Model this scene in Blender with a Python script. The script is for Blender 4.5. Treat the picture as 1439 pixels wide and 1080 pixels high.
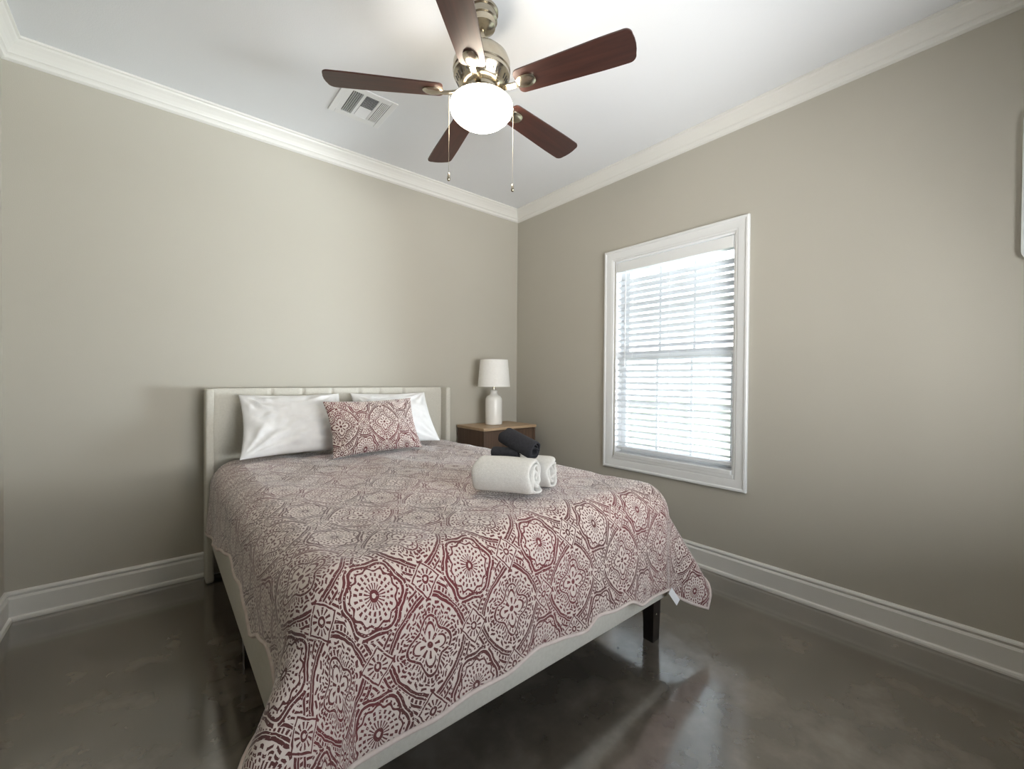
import bpy, bmesh, math, random
from mathutils import Vector, Matrix, noise

for o in list(bpy.data.objects):
    bpy.data.objects.remove(o)
scene = bpy.context.scene
COL = scene.collection
PI = math.pi

# ------------------------------------------------------------------ camera
YAW, PITCH, ROLL = math.radians(50.067), math.radians(-0.634), math.radians(0.4244)
cam_data = bpy.data.cameras.new('camera')
cam = bpy.data.objects.new('camera', cam_data)
COL.objects.link(cam)
cam_data.sensor_fit = 'HORIZONTAL'
cam_data.sensor_width = 36.0
cam_data.lens = 36.0 * 597.5 / 1439.0
cam_data.clip_start = 0.02
fw = Vector((math.cos(PITCH) * math.cos(YAW), math.cos(PITCH) * math.sin(YAW), math.sin(PITCH)))
rt0 = Vector((math.sin(YAW), -math.cos(YAW), 0))
up0 = rt0.cross(fw)
rt = rt0 * math.cos(ROLL) + up0 * math.sin(ROLL)
up = up0 * math.cos(ROLL) - rt0 * math.sin(ROLL)
M = Matrix((rt, up, -fw)).transposed().to_4x4()
M.translation = Vector((-2.6256, -3.0678, 1.1612))
cam.matrix_world = M
scene.camera = cam

# ------------------------------------------------------------------ colour management, world
scene.view_settings.view_transform = 'Standard'
scene.view_settings.look = 'None'
scene.view_settings.exposure = 0.40
scene.view_settings.gamma = 1.0
scene.view_settings.use_curve_mapping = False
try:
    scene.cycles.use_denoising = True
    scene.cycles.max_bounces = 10
    scene.cycles.diffuse_bounces = 6
    scene.cycles.sample_clamp_indirect = 6.0
    scene.cycles.caustics_reflective = False
    scene.cycles.caustics_refractive = False
except Exception:
    pass

SKY = 3.6
world = bpy.data.worlds.new('daylight')
scene.world = world
world.use_nodes = True
wn, wl = world.node_tree.nodes, world.node_tree.links
wn.clear()
w_out = wn.new('ShaderNodeOutputWorld')
w_bg = wn.new('ShaderNodeBackground')
w_geo = wn.new('ShaderNodeTexCoord')
w_sep = wn.new('ShaderNodeSeparateXYZ')
w_rmp = wn.new('ShaderNodeValToRGB')
wl.new(w_geo.outputs['Generated'], w_sep.inputs[0])
wl.new(w_sep.outputs['Z'], w_rmp.inputs[0])
w_rmp.color_ramp.elements[0].position = 0.0
w_rmp.color_ramp.elements[0].color = (0.95, 0.97, 1.0, 1)
w_rmp.color_ramp.elements[1].position = 0.8
w_rmp.color_ramp.elements[1].color = (0.70, 0.82, 1.0, 1)
wl.new(w_rmp.outputs[0], w_bg.inputs['Color'])
w_bg.inputs['Strength'].default_value = SKY
wl.new(w_bg.outputs[0], w_out.inputs[0])


def daylight(name, loc, aim, sx, sy, energy, color):
    """soft daylight thrown by sunlit surroundings through the seen window or the added rear one"""
    d = bpy.data.lights.new(name, 'AREA')
    d.shape = 'RECTANGLE'
    d.size, d.size_y = sx, sy
    d.energy = energy
    d.color = color
    o = bpy.data.objects.new(name, d)
    o.location = loc
    o.rotation_euler = (Vector(aim) - Vector(loc)).to_track_quat('-Z', 'Y').to_euler()
    COL.objects.link(o)
    return o


daylight('daylight_window', (2.1, -3.45, 0.82), (0, -1.55, 1.36), 2.2, 0.8, 600.0, (0.84, 0.93, 1.0))
daylight('added_rear_fill', (-1.35, -4.85, 0.70), (-1.35, -3.95, 1.30), 2.4, 1.2, 215.0, (1.0, 0.985, 0.96))  # added fill lamp, shines up through the added opening behind the camera


# ------------------------------------------------------------------ node maths
class X:
    """a tiny expression writer for shader maths"""
    nt = None

    def __init__(self, s):
        self.s = s

    @staticmethod
    def m(op, *a):
        n = X.nt.nodes.new('ShaderNodeMath')
        n.operation = op
        for i, v in enumerate(a):
            if isinstance(v, X):
                X.nt.links.new(v.s, n.inputs[i])
            else:
                n.inputs[i].default_value = v
        return X(n.outputs[0])

    def __add__(s, o): return X.m('ADD', s, o)
    __radd__ = __add__
    def __sub__(s, o): return X.m('SUBTRACT', s, o)
    def __rsub__(s, o): return X.m('SUBTRACT', o, s)
    def __mul__(s, o): return X.m('MULTIPLY', s, o)
    __rmul__ = __mul__
    def __truediv__(s, o): return X.m('DIVIDE', s, o)
    def lt(s, o): return X.m('LESS_THAN', s, o)
    def gt(s, o): return X.m('GREATER_THAN', s, o)
    def band(s, c, w): return X.m('COMPARE', s, c, w)
    def abs(s): return X.m('ABSOLUTE', s)
    def frac(s): return X.m('FRACT', s)
    def cos(s): return X.m('COSINE', s)


def xmax(*a):
    r = a[0]
    for b in a[1:]:
        r = X.m('MAXIMUM', r, b)
    return r


def xmin(*a):
    r = a[0]
    for b in a[1:]:
        r = X.m('MINIMUM', r, b)
    return r


# ------------------------------------------------------------------ materials
def principled(name, color, rough=0.6, metal=0.0, coat=0.0, spec=0.5):
    m = bpy.data.materials.new(name)
    m.use_nodes = True
    b = m.node_tree.nodes['Principled BSDF']
    b.inputs['Base Color'].default_value = (*color, 1)
    b.inputs['Roughness'].default_value = rough
    b.inputs['Metallic'].default_value = metal
    b.inputs['Specular IOR Level'].default_value = spec
    if coat:
        b.inputs['Coat Weight'].default_value = coat
        b.inputs['Coat Roughness'].default_value = 0.12
        b.inputs['Coat IOR'].default_value = 1.85
    return m, m.node_tree, b


def mottled(name, c1, c2, rough, scale, bump=0.0, bscale=200.0, detail=4.0, coords='Object', **k):
    m, nt, b = principled(name, c1, rough, **k)
    tc = nt.nodes.new('ShaderNodeTexCoord')
    n = nt.nodes.new('ShaderNodeTexNoise')
    n.inputs['Scale'].default_value = scale
    n.inputs['Detail'].default_value = detail
    nt.links.new(tc.outputs[coords], n.inputs['Vector'])
    r = nt.nodes.new('ShaderNodeValToRGB')
    r.color_ramp.elements[0].position, r.color_ramp.elements[1].position = 0.3, 0.7
    r.color_ramp.elements[0].color = (*c1, 1)
    r.color_ramp.elements[1].color = (*c2, 1)
    nt.links.new(n.outputs['Fac'], r.inputs[0])
    nt.links.new(r.outputs[0], b.inputs['Base Color'])
    if bump:
        n2 = nt.nodes.new('ShaderNodeTexNoise')
        n2.inputs['Scale'].default_value = bscale
        n2.inputs['Detail'].default_value = 3.0
        nt.links.new(tc.outputs[coords], n2.inputs['Vector'])
        bp = nt.nodes.new('ShaderNodeBump')
        bp.inputs['Strength'].default_value = bump
        bp.inputs['Distance'].default_value = 0.004
        nt.links.new(n2.outputs['Fac'], bp.inputs['Height'])
        nt.links.new(bp.outputs[0], b.inputs['Normal'])
    return m


M_WALL = mottled('greige_wall_paint', (0.440, 0.416, 0.358), (0.452, 0.428, 0.369), 0.75, 1.5, 0.12, 260.0)
M_CEIL = mottled('white_ceiling_paint', (0.73, 0.745, 0.77), (0.75, 0.765, 0.79), 0.85, 1.5, 0.12, 180.0)
M_TRIM = mottled('white_semigloss_trim', (0.70, 0.69, 0.655), (0.72, 0.71, 0.675), 0.35, 3.0)
M_CASING = mottled('white_window_casing', (0.72, 0.73, 0.73), (0.74, 0.75, 0.75), 0.35, 3.0)
M_VINYL = mottled('white_vinyl_sash', (0.80, 0.81, 0.82), (0.82, 0.83, 0.84), 0.3, 3.0)
M_UPH = mottled('beige_upholstery', (0.54, 0.52, 0.46), (0.59, 0.57, 0.51), 0.85, 90.0, 0.35, 700.0)
M_WHITE_COTTON = mottled('white_cotton', (0.74, 0.74, 0.74), (0.78, 0.78, 0.78), 0.85, 20.0, 0.15, 500.0)
M_TERRY_W = mottled('white_terry', (0.66, 0.65, 0.62), (0.74, 0.73, 0.70), 0.95, 120.0, 0.9, 420.0)
M_TERRY_K = mottled('black_terry', (0.012, 0.012, 0.016), (0.022, 0.022, 0.028), 0.95, 120.0, 0.9, 420.0)
M_LEG = mottled('espresso_leg', (0.014, 0.010, 0.009), (0.022, 0.016, 0.013), 0.35, 20.0)
M_CERAMIC = mottled('white_ceramic', (0.78, 0.77, 0.74), (0.82, 0.81, 0.78), 0.25, 6.0)
M_SHADE = mottled('white_linen_shade', (0.80, 0.79, 0.76), (0.84, 0.83, 0.80), 0.9, 60.0, 0.2, 600.0)
M_NICKEL = mottled('brushed_nickel', (0.44, 0.39, 0.31), (0.52, 0.47, 0.38), 0.22, 30.0, metal=1.0)
M_MATTRESS = mottled('white_mattress_ticking', (0.70, 0.69, 0.66), (0.74, 0.73, 0.70), 0.9, 30.0)
M_DARK = principled('dark_duct', (0.03, 0.03, 0.03), 0.8)[0]
M_VENT = mottled('white_vent_enamel', (0.74, 0.75, 0.76), (0.76, 0.77, 0.78), 0.4, 5.0)
M_TAG = principled('white_satin_tag', (0.75, 0.75, 0.76), 0.6)[0]
M_BRASS = principled('chain_brass', (0.40, 0.36, 0.29), 0.45, 1.0)[0]
M_LAWN = mottled('lawn_grass', (0.30, 0.33, 0.19), (0.40, 0.42, 0.27), 0.95, 2.0)


def concrete():
    m, nt, b = principled('stained_polished_concrete', (0.1, 0.09, 0.08), 0.2, spec=1.0, coat=1.0)
    N, L = nt.nodes, nt.links
    tc = N.new('ShaderNodeTexCoord')
    n1 = N.new('ShaderNodeTexNoise'); n1.inputs['Scale'].default_value = 1.3; n1.inputs['Detail'].default_value = 8; n1.inputs['Distortion'].default_value = 0.6
    n2 = N.new('ShaderNodeTexNoise'); n2.inputs['Scale'].default_value = 6.0; n2.inputs['Detail'].default_value = 5; n2.inputs['Roughness'].default_value = 0.55
    L.new(tc.outputs['Object'], n1.inputs['Vector']); L.new(tc.outputs['Object'], n2.inputs['Vector'])
    mx = N.new('ShaderNodeMath'); mx.operation = 'MULTIPLY_ADD'; mx.inputs[1].default_value = 0.5
    L.new(n2.outputs['Fac'], mx.inputs[0])
    h = N.new('ShaderNodeMath'); h.operation = 'MULTIPLY'; h.inputs[1].default_value = 0.5
    L.new(n1.outputs['Fac'], h.inputs[0]); L.new(h.outputs[0], mx.inputs[2])
    r = N.new('ShaderNodeValToRGB')
    e = r.color_ramp.elements
    e[0].position, e[0].color = 0.36, (0.078, 0.066, 0.052, 1)
    e[1].position, e[1].color = 0.64, (0.190, 0.163, 0.132, 1)
    x = e.new(0.5); x.color = (0.120, 0.102, 0.081, 1)
    L.new(mx.outputs[0], r.inputs[0]); L.new(r.outputs[0], b.inputs['Base Color'])
    rr = N.new('ShaderNodeMapRange'); rr.inputs['From Min'].default_value = 0.3; rr.inputs['From Max'].default_value = 0.7
    rr.inputs['To Min'].default_value = 0.10; rr.inputs['To Max'].default_value = 0.20
    L.new(n1.outputs['Fac'], rr.inputs['Value']); L.new(rr.outputs[0], b.inputs['Roughness'])
    bp = N.new('ShaderNodeBump'); bp.inputs['Strength'].default_value = 0.05; bp.inputs['Distance'].default_value = 0.003
    n3 = N.new('ShaderNodeTexNoise'); n3.inputs['Scale'].default_value = 9.0; n3.inputs['Detail'].default_value = 2
    L.new(tc.outputs['Object'], n3.inputs['Vector'])
    L.new(n3.outputs['Fac'], bp.inputs['Height']); L.new(bp.outputs[0], b.inputs['Normal'])
    return m


M_FLOOR = concrete()


def wood(name, dark, light, rough, axis='X', scale=1.0):
    m, nt, b = principled(name, dark, rough, spec=0.5)
    N, L = nt.nodes, nt.links
    tc = N.new('ShaderNodeTexCoord')
    mp = N.new('ShaderNodeMapping')
    s = {'X': (1.5, 22, 22), 'Y': (22, 1.5, 22), 'Z': (22, 22, 1.5)}[axis]
    mp.inputs['Scale'].default_value = tuple(v * scale for v in s)
    L.new(tc.outputs['Object'], mp.inputs['Vector'])
    n = N.new('ShaderNodeTexNoise'); n.inputs['Scale'].default_value = 2.0; n.inputs['Detail'].default_value = 6; n.inputs['Distortion'].default_value = 0.5
    L.new(mp.outputs[0], n.inputs['Vector'])
    r = N.new('ShaderNodeValToRGB')
    r.color_ramp.elements[0].position, r.color_ramp.elements[0].color = 0.3, (*dark, 1)
    r.color_ramp.elements[1].position, r.color_ramp.elements[1].color = 0.7, (*light, 1)
    L.new(n.outputs['Fac'], r.inputs[0]); L.new(r.outputs[0], b.inputs['Base Color'])
    return m


M_BLADE = wood('dark_cherry_blade', (0.026, 0.010, 0.008), (0.052, 0.018, 0.013), 0.42)
M_TABLE_TOP = wood('warm_oak_top', (0.36, 0.25, 0.15), (0.46, 0.33, 0.21), 0.45)
M_TABLE = wood('walnut_brown', (0.060, 0.034, 0.021), (0.11, 0.064, 0.040), 0.5, 'Z')


def glass():
    m = bpy.data.materials.new('window_glass'); m.use_nodes = True
    nt = m.node_tree; nt.nodes.clear()
    o = nt.nodes.new('ShaderNodeOutputMaterial')
    t = nt.nodes.new('ShaderNodeBsdfTransparent'); t.inputs[0].default_value = (0.97, 0.98, 0.98, 1)
    g = nt.nodes.new('ShaderNodeBsdfGlossy'); g.inputs['Roughness'].default_value = 0.02
    x = nt.nodes.new('ShaderNodeMixShader')
    f = nt.nodes.new('ShaderNodeFresnel'); f.inputs[0].default_value = 1.35
    nt.links.new(f.outputs[0], x.inputs[0]); nt.links.new(t.outputs[0], x.inputs[1]); nt.links.new(g.outputs[0], x.inputs[2])
    nt.links.new(x.outputs[0], o.inputs[0])
    return m


M_GLASS = glass()


def translucent_white(name, color, frac):
    m = bpy.data.materials.new(name); m.use_nodes = True
    nt = m.node_tree
    b = nt.nodes['Principled BSDF']
    b.inputs['Base Color'].default_value = (*color, 1); b.inputs['Roughness'].default_value = 0.45
    o = nt.nodes['Material Output']
    t = nt.nodes.new('ShaderNodeBsdfTranslucent'); t.inputs[0].default_value = (*color, 1)
    x = nt.nodes.new('ShaderNodeMixShader'); x.inputs[0].default_value = frac
    nt.links.new(b.outputs[0], x.inputs[1]); nt.links.new(t.outputs[0], x.inputs[2]); nt.links.new(x.outputs[0], o.inputs[0])
    return m


M_SLAT = translucent_white('white_blind_slat', (0.85, 0.86, 0.87), 0.34)


def lamp_glass():
    m = bpy.data.materials.new('lit_frosted_glass'); m.use_nodes = True
    nt = m.node_tree
    b = nt.nodes['Principled BSDF']
    b.inputs['Base Color'].default_value = (0.9, 0.88, 0.84, 1)
    b.inputs['Roughness'].default_value = 0.3
    b.inputs['Emission Color'].default_value = (1.0, 0.88, 0.72, 1)
    b.inputs['Emission Strength'].default_value = 30.0
    return m


M_GLOBE = lamp_glass()


def medallion_cloth():
    m, nt, b = principled('medallion_print_cotton', (0.5, 0.45, 0.4), 0.9, spec=0.2)
    b.inputs['Sheen Weight'].default_value = 0.5
    b.inputs['Sheen Roughness'].default_value = 0.45
    N, L = nt.nodes, nt.links
    X.nt = nt
    uv = N.new('ShaderNodeUVMap'); uv.uv_map = 'cloth'
    nz = N.new('ShaderNodeTexNoise'); nz.inputs['Scale'].default_value = 28; nz.inputs['Detail'].default_value = 2
    L.new(uv.outputs[0], nz.inputs['Vector'])
    sp = N.new('ShaderNodeSeparateXYZ'); L.new(uv.outputs[0], sp.inputs[0])
    sn = N.new('ShaderNodeSeparateColor'); L.new(nz.outputs['Color'], sn.inputs[0])
    u = X(sp.outputs[0]) + (X(sn.outputs[0]) - 0.5) * 0.012
    v = X(sp.outputs[1]) + (X(sn.outputs[1]) - 0.5) * 0.012
    Xc, Yc = u / 0.277, v / 0.322
    fx, fy = (Xc + 0.5).frac() - 0.5, (Yc + 0.5).frac() - 0.5
    gx, gy = Xc.frac() - 0.5, Yc.frac() - 0.5

    def polar(a, c):
        return X.m('SQRT', a * a + c * c), X.m('ARCTAN2', c, a)
    # large flower medallion
    r, t = polar(fx, fy)
    c4, c8 = (t * 4).cos(), (t * 8).cos()
    lobe = c4 * 0.040 + 0.190
    ink = [r.lt(0.028)]
    ink.append(r.band(0.075, 0.028) * c8.gt(0.35))
    ink.append((r - lobe + 0.062).abs().lt(0.012) * c4.gt(-0.45))
    ink.append((r - lobe).abs().lt(0.011))
    ink.append((r - lobe - 0.038).abs().lt(0.020) * (t * 44).cos().gt(-0.1))
    ink.append((r - lobe + 0.032).abs().lt(0.012) * (t * 28).cos().gt(0.3))
    wav = (t * 16).cos() * 0.010 + c4 * 0.022 + 0.283
    ink.append((r - wav).abs().lt(0.009) * (t * 32 + 0.8).cos().gt(-0.72))
    ink.append((r - wav - 0.036).abs().lt(0.011) * (t * 24).cos().gt(-0.3))
    # diagonal bands round the medallion
    D = (fx.abs() + fy.abs()) * 0.296 + r * 0.6
    along = fx.abs() - fy.abs()
    dA = gx.abs() + fy.abs()
    dB = fx.abs() + gy.abs()
    outside = xmin(dA, dB).gt(0.165)
    rg, tg = polar(gx, gy)
    noround = rg.gt(0.315)
    bands = xmax(D.band(0.352, 0.012), D.band(0.378, 0.0085), D.band(0.407, 0.015) * (t * 64.0).cos().gt(-0.2), D.band(0.438, 0.0105))
    ink.append(bands * outside * noround)
    # round rosette
    c12 = (tg * 12).cos()
    ink.append(rg.band(0.03, 0.013))
    ink.append(rg.band(0.070, 0.026) * (tg * 20).cos().gt(0.15))
    ink.append(rg.band(0.122, 0.013) * (tg * 18).cos().gt(0.2))
    ink.append(rg.band(0.160, 0.014) * (tg * 22 + 1.0).cos().gt(0.25))
    ink.append((rg - c12 * 0.012 - 0.205).abs().lt(0.0095))
    hexr = (tg * 6).cos() * 0.018
    ink.append((rg - hexr - 0.250).abs().lt(0.0125))
    ink.append((rg - hexr - 0.285).abs().lt(0.0125) * (tg * 6).cos().lt(0.93))
    # small diamonds
    for (a, c, d) in ((gx, fy, dA), (fx, gy, dB)):
        rr, tt = polar(a, c)
        ink.append(d.band(0.142, 0.0095))
        ink.append(rr.band(0.026, 0.010))
        ink.append(rr.band(0.066, 0.023) * (tt * 12).cos().gt(0.2))
    # hatching that fills what is left between the motifs
    left = D.gt(0.455) * rg.gt(0.318) * xmin(dA, dB).gt(0.170)
    ink.append(left * ((gx - gy) * 120.0).cos().gt(0.1))
    ink.append(rg.band(0.306, 0.008) * (tg * 40).cos().gt(0.0) * D.gt(0.45))
    ink.append(rg.band(0.228, 0.008) * (tg * 36).cos().gt(0.2))
    ink.append((r - wav + 0.030).abs().lt(0.010) * (t * 36 + 1.5).cos().gt(0.1))
    mask = xmax(*ink)
    # worn, hand printed edge
    wear = N.new('ShaderNodeTexNoise'); wear.inputs['Scale'].default_value = 160; wear.inputs['Detail'].default_value = 2
    L.new(uv.outputs[0], wear.inputs['Vector'])
    mask = mask * X(wear.outputs['Fac']).lt(0.66)
    tone = N.new('ShaderNodeTexNoise'); tone.inputs['Scale'].default_value = 3.2; tone.inputs['Detail'].default_value = 2
    L.new(uv.outputs[0], tone.inputs['Vector'])
    tr = N.new('ShaderNodeValToRGB')
    tr.color_ramp.elements[0].position, tr.color_ramp.elements[0].color = 0.38, (0.082, 0.030, 0.028, 1)
    tr.color_ramp.elements[1].position, tr.color_ramp.elements[1].color = 0.62, (0.135, 0.030, 0.034, 1)
    L.new(tone.outputs['Fac'], tr.inputs[0])
    mix = N.new('ShaderNodeMix'); mix.data_type = 'RGBA'
    L.new(mask.s, mix.inputs['Factor'])
    mix.inputs['A'].default_value = (0.575, 0.495, 0.455, 1)
    L.new(tr.outputs[0], mix.inputs['B'])
    L.new(mix.outputs['Result'], b.inputs['Base Color'])
    bp = N.new('ShaderNodeBump'); bp.inputs['Strength'].default_value = 0.35; bp.inputs['Distance'].default_value = 0.006
    n3 = N.new('ShaderNodeTexNoise'); n3.inputs['Scale'].default_value = 45; n3.inputs['Detail'].default_value = 3
    L.new(uv.outputs[0], n3.inputs['Vector'])
    L.new(n3.outputs['Fac'], bp.inputs['Height']); L.new(bp.outputs[0], b.inputs['Normal'])
    return m


M_PRINT = medallion_cloth()
M_BIND = mottled('pale_quilt_binding', (0.55, 0.46, 0.42), (0.62, 0.54, 0.50), 0.9, 60.0)


# ------------------------------------------------------------------ mesh helpers
def obj(name, bm, mat, parent=None, smooth=False, kind=None, angle=None):
    me = bpy.data.meshes.new(name)
    bmesh.ops.recalc_face_normals(bm, faces=bm.faces)
    bm.to_mesh(me)
    bm.free()
    me.materials.append(mat)
    if smooth:
        for p in me.polygons:
            p.use_smooth = True
    o = bpy.data.objects.new(name, me)
    COL.objects.link(o)
    if parent is not None:
        o.parent = parent
    if kind:
        o['kind'] = kind
    if angle is not None:
        for p in me.polygons:
            p.use_smooth = True
        try:
            me.set_sharp_from_angle(angle=math.radians(angle))
        except Exception:
            pass
    return o


def thing(name, label, cat, loc=(0, 0, 0), rotz=0.0, group=None):
    o = bpy.data.objects.new(name, None)
    COL.objects.link(o)
    o.location = loc
    o.rotation_euler = (0, 0, rotz)
    o.empty_display_size = 0.1
    o['label'] = label
    o['category'] = cat
    if group:
        o['group'] = group
    return o


def tag(o, label, cat, group=None):
    o['label'] = label
    o['category'] = cat
    if group:
        o['group'] = group
    return o


def bx(bm, x0, x1, y0, y1, z0, z1, bevel=0.0, seg=2, rot=None):
    g = bmesh.ops.create_cube(bm, size=1.0)
    vs = g['verts']
    for v in vs:
        v.co = Vector(((x0 + x1) / 2 + v.co.x * (x1 - x0), (y0 + y1) / 2 + v.co.y * (y1 - y0), (z0 + z1) / 2 + v.co.z * (z1 - z0)))
    if bevel > 0:
        es = list({e for v in vs for e in v.link_edges})
        r = bmesh.ops.bevel(bm, geom=es, offset=bevel, segments=seg, profile=0.5, affect='EDGES')
        vs = list({v for f in r['faces'] for v in f.verts} | {v for v in vs if v.is_valid})
    if rot is not None:
        for v in vs:
            v.co = rot @ v.co
    return vs


def newbox(*a, **k):
    bm = bmesh.new()
    bx(bm, *a, **k)
    return bm


def lathe(bm, prof, seg=48, center=(0, 0, 0), cap=True):
    rings = []
    for (r, z) in prof:
        ring = []
        for i in range(seg):
            a = 2 * PI * i / seg
            ring.append(bm.verts.new((center[0] + r * math.cos(a), center[1] + r * math.sin(a), center[2] + z)))
        rings.append(ring)
    for A, B in zip(rings, rings[1:]):
        for i in range(seg):
            j = (i + 1) % seg
            bm.faces.new((A[i], A[j], B[j], B[i]))
    if cap:
        bm.faces.new(rings[0][::-1])
        bm.faces.new(rings[-1])
    return rings


def tube(bm, pts, rad, seg=10, closed=False):
    pts = [Vector(p) for p in pts]
    n = len(pts)
    rings = []
    for i, p in enumerate(pts):
        if closed:
            d = pts[(i + 1) % n] - pts[i - 1]
        else:
            d = pts[min(i + 1, n - 1)] - pts[max(i - 1, 0)]
        d.normalize()
        a = d.cross(Vector((0, 0, 1)))
        if a.length < 1e-4:
            a = d.cross(Vector((1, 0, 0)))
        a.normalize()
        b = d.cross(a)
        R = rad(i / max(1, n - 1)) if callable(rad) else rad
        rings.append([bm.verts.new(p + (a * math.cos(2 * PI * k / seg) + b * math.sin(2 * PI * k / seg)) * R) for k in range(seg)])
    prs = list(zip(rings, rings[1:])) + ([(rings[-1], rings[0])] if closed else [])
    for A, B in prs:
        for k in range(seg):
            j = (k + 1) % seg
            bm.faces.new((A[k], A[j], B[j], B[k]))
    if not closed:
        bm.faces.new(rings[0][::-1])
        bm.faces.new(rings[-1])


def sweep(bm, prof, path):
    """prof: list of (offset vector) per path station: path is a list of functions giving 3d points"""
    rings = [[bm.verts.new(f(p)) for p in prof] for f in path]
    n = len(prof)
    for A, B in zip(rings, rings[1:]):
        for i in range(n):
            j = (i + 1) % n
            bm.faces.new((A[i], A[j], B[j], B[i]))
    bm.faces.new(rings[0][::-1])
    bm.faces.new(rings[-1])


def fbm(x, y, z=0.0, o=3):
    s, a = 0.0, 1.0
    for i in range(o):
        s += a * noise.noise(Vector((x, y, z + i * 7.3)))
        x, y, z, a = x * 2.03, y * 2.03, z * 2.03, a * 0.5
    return s


def smooth01(t):
    t = max(0.0, min(1.0, t))
    return t * t * (3 - 2 * t)


# ------------------------------------------------------------------ room shell
XL, YF, H = -3.178, -3.95, 2.74        # left wall, front wall (behind the camera), ceiling height
T = 0.14
obj('floor', newbox(XL - T, T, YF - T, T, -0.12, 0.0), M_FLOOR, kind='structure')
obj('ceiling', newbox(XL - T, T, YF - T, T, H, H + 0.12), M_CEIL, kind='structure')
obj('wall_back', newbox(XL - T, T, 0, T, 0, H), M_WALL, kind='structure')
obj('wall_left', newbox(XL - T, XL, YF - T, 0, 0, H), M_WALL, kind='structure')
# window wall with its opening
WY0, WY1, WZ0, WZ1 = -1.985, -1.125, 0.60, 2.045


def holed_wall(name, axis, at0, at1, a0, a1, h0, h1, z0, z1):
    bm = bmesh.new()

    def part(p0, p1, q0, q1):
        if axis == 'x':
            bx(bm, at0, at1, p0, p1, q0, q1)
        else:
            bx(bm, p0, p1, at0, at1, q0, q1)
    part(a0, h0, 0, H); part(h1, a1, 0, H); part(h0, h1, 0, z0); part(h0, h1, z1, H)
    bmesh.ops.remove_doubles(bm, verts=bm.verts, dist=1e-5)
    return obj(name, bm, M_WALL, kind='structure')


holed_wall('wall_right', 'x', 0, T, YF - T, 0, WY0, WY1, WZ0, WZ1)
RX0, RX1, RZ0, RZ1 = -2.15, -0.55, 0.7, 2.2  # opening added in the unseen front wall for the rear fill light
holed_wall('wall_front', 'y', YF - T, YF, XL, 0, RX0, RX1, RZ0, RZ1)

# crown moulding: (distance from wall, drop from ceiling)
CROWN = [(0, 0), (0.072, 0), (0.072, 0.010), (0.064, 0.014), (0.060, 0.022), (0.048, 0.034), (0.036, 0.050), (0.028, 0.064),
         (0.026, 0.070), (0.020, 0.074), (0.016, 0.080), (0.014, 0.092), (0.006, 0.098), (0, 0.100)]
BASE = [(0, 0), (0.030, 0), (0.030, 0.008), (0.027, 0.016), (0.019, 0.020), (0.018, 0.022), (0.018, 0.103), (0.014, 0.110), (0.0105, 0.113),
        (0.0105, 0.120), (0.016, 0.124), (0.014, 0.131), (0.007, 0.137), (0, 0.138)]


def run(name, prof, zf, a, b, inward, mat=M_TRIM):
    """moulding along one wall from corner a to corner b, mitred at both ends; inward = unit vector into the room"""
    a, b, n = Vector(a), Vector(b), Vector(inward)
    d = (b - a).normalized()
    bm = bmesh.new()
    sweep(bm, prof, [lambda p: a + n * p[0] + d * p[0] + Vector((0, 0, zf(p[1]))), lambda p: b + n * p[0] - d * p[0] + Vector((0, 0, zf(p[1])))])
    return obj(name, bm, mat, kind='structure')


corners = {'back': ((XL, 0, 0), (0, 0, 0), (0, -1, 0)), 'right': ((0, 0, 0), (0, YF, 0), (-1, 0, 0)),
           'front': ((0, YF, 0), (XL, YF, 0), (0, 1, 0)), 'left': ((XL, YF, 0), (XL, 0, 0), (1, 0, 0))}
for i, (k, (a, b, n)) in enumerate(corners.items()):
    run('trim_%d' % (i + 1), CROWN, lambda d: H - d, a, b, n)
    run('baseboard_%s' % k, BASE, lambda d: d, a, b, n)


# ------------------------------------------------------------------ window on the right wall
def window_1():
    # the casing: a picture frame of moulded board round the opening
    root = obj('window_1', casing_bm(), M_CASING, kind='structure', angle=30)
    # jamb lining
    bm = bmesh.new()
    j = 0.012
    bx(bm, -0.002, T, WY0, WY0 + j, WZ0, WZ1); bx(bm, -0.002, T, WY1 - j, WY1, WZ0, WZ1)
    bx(bm, -0.002, T, WY0 + j, WY1 - j, WZ1 - j, WZ1)
    obj('window_jamb', bm, M_VINYL, root)
    obj('window_sill', newbox(-0.016, T, WY0 + j, WY1 - j, WZ0 + 0.003, 0.632, bevel=0.004), M_CASING, root)
    zm = 1.335
    for nm, x0, z0, z1 in (('lower_sash', 0.070, 0.632, zm + 0.018), ('upper_sash', 0.102, zm - 0.018, WZ1 - j)):
        bm = bmesh.new()
        y0, y1 = WY0 + j, WY1 - j
        x1 = x0 + 0.028
        st = 0.042
        bx(bm, x0, x1, y0, y0 + st, z0, z1, bevel=0.003); bx(bm, x0, x1, y1 - st, y1, z0, z1, bevel=0.003)
        bx(bm, x0, x1, y0 + st, y1 - st, z0, z0 + 0.045, bevel=0.003); bx(bm, x0, x1, y0 + st, y1 - st, z1 - 0.036, z1, bevel=0.003)
        s = obj(nm, bm, M_VINYL, root)
        bm = bmesh.new()
        gw = (y1 - y0 - 2 * st)
        for k in (1, 2):
            yc = y0 + st + gw * k / 3
            bx(bm, x0 + 0.006, x1 - 0.006, yc - 0.009, yc + 0.009, z0 + 0.04, z1 - 0.03)
        zc = (z0 + z1) / 2
        bx(bm, x0 + 0.007, x1 - 0.007, y0 + st, y1 - st, zc - 0.009, zc + 0.009)
        obj('muntin', bm, M_VINYL, s)
        obj('pane', newbox(x0 + 0.012, x0 + 0.016, y0 + st - 0.004, y1 - st + 0.004, z0 + 0.04, z1 - 0.03), M_GLASS, s)
    return root


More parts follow.
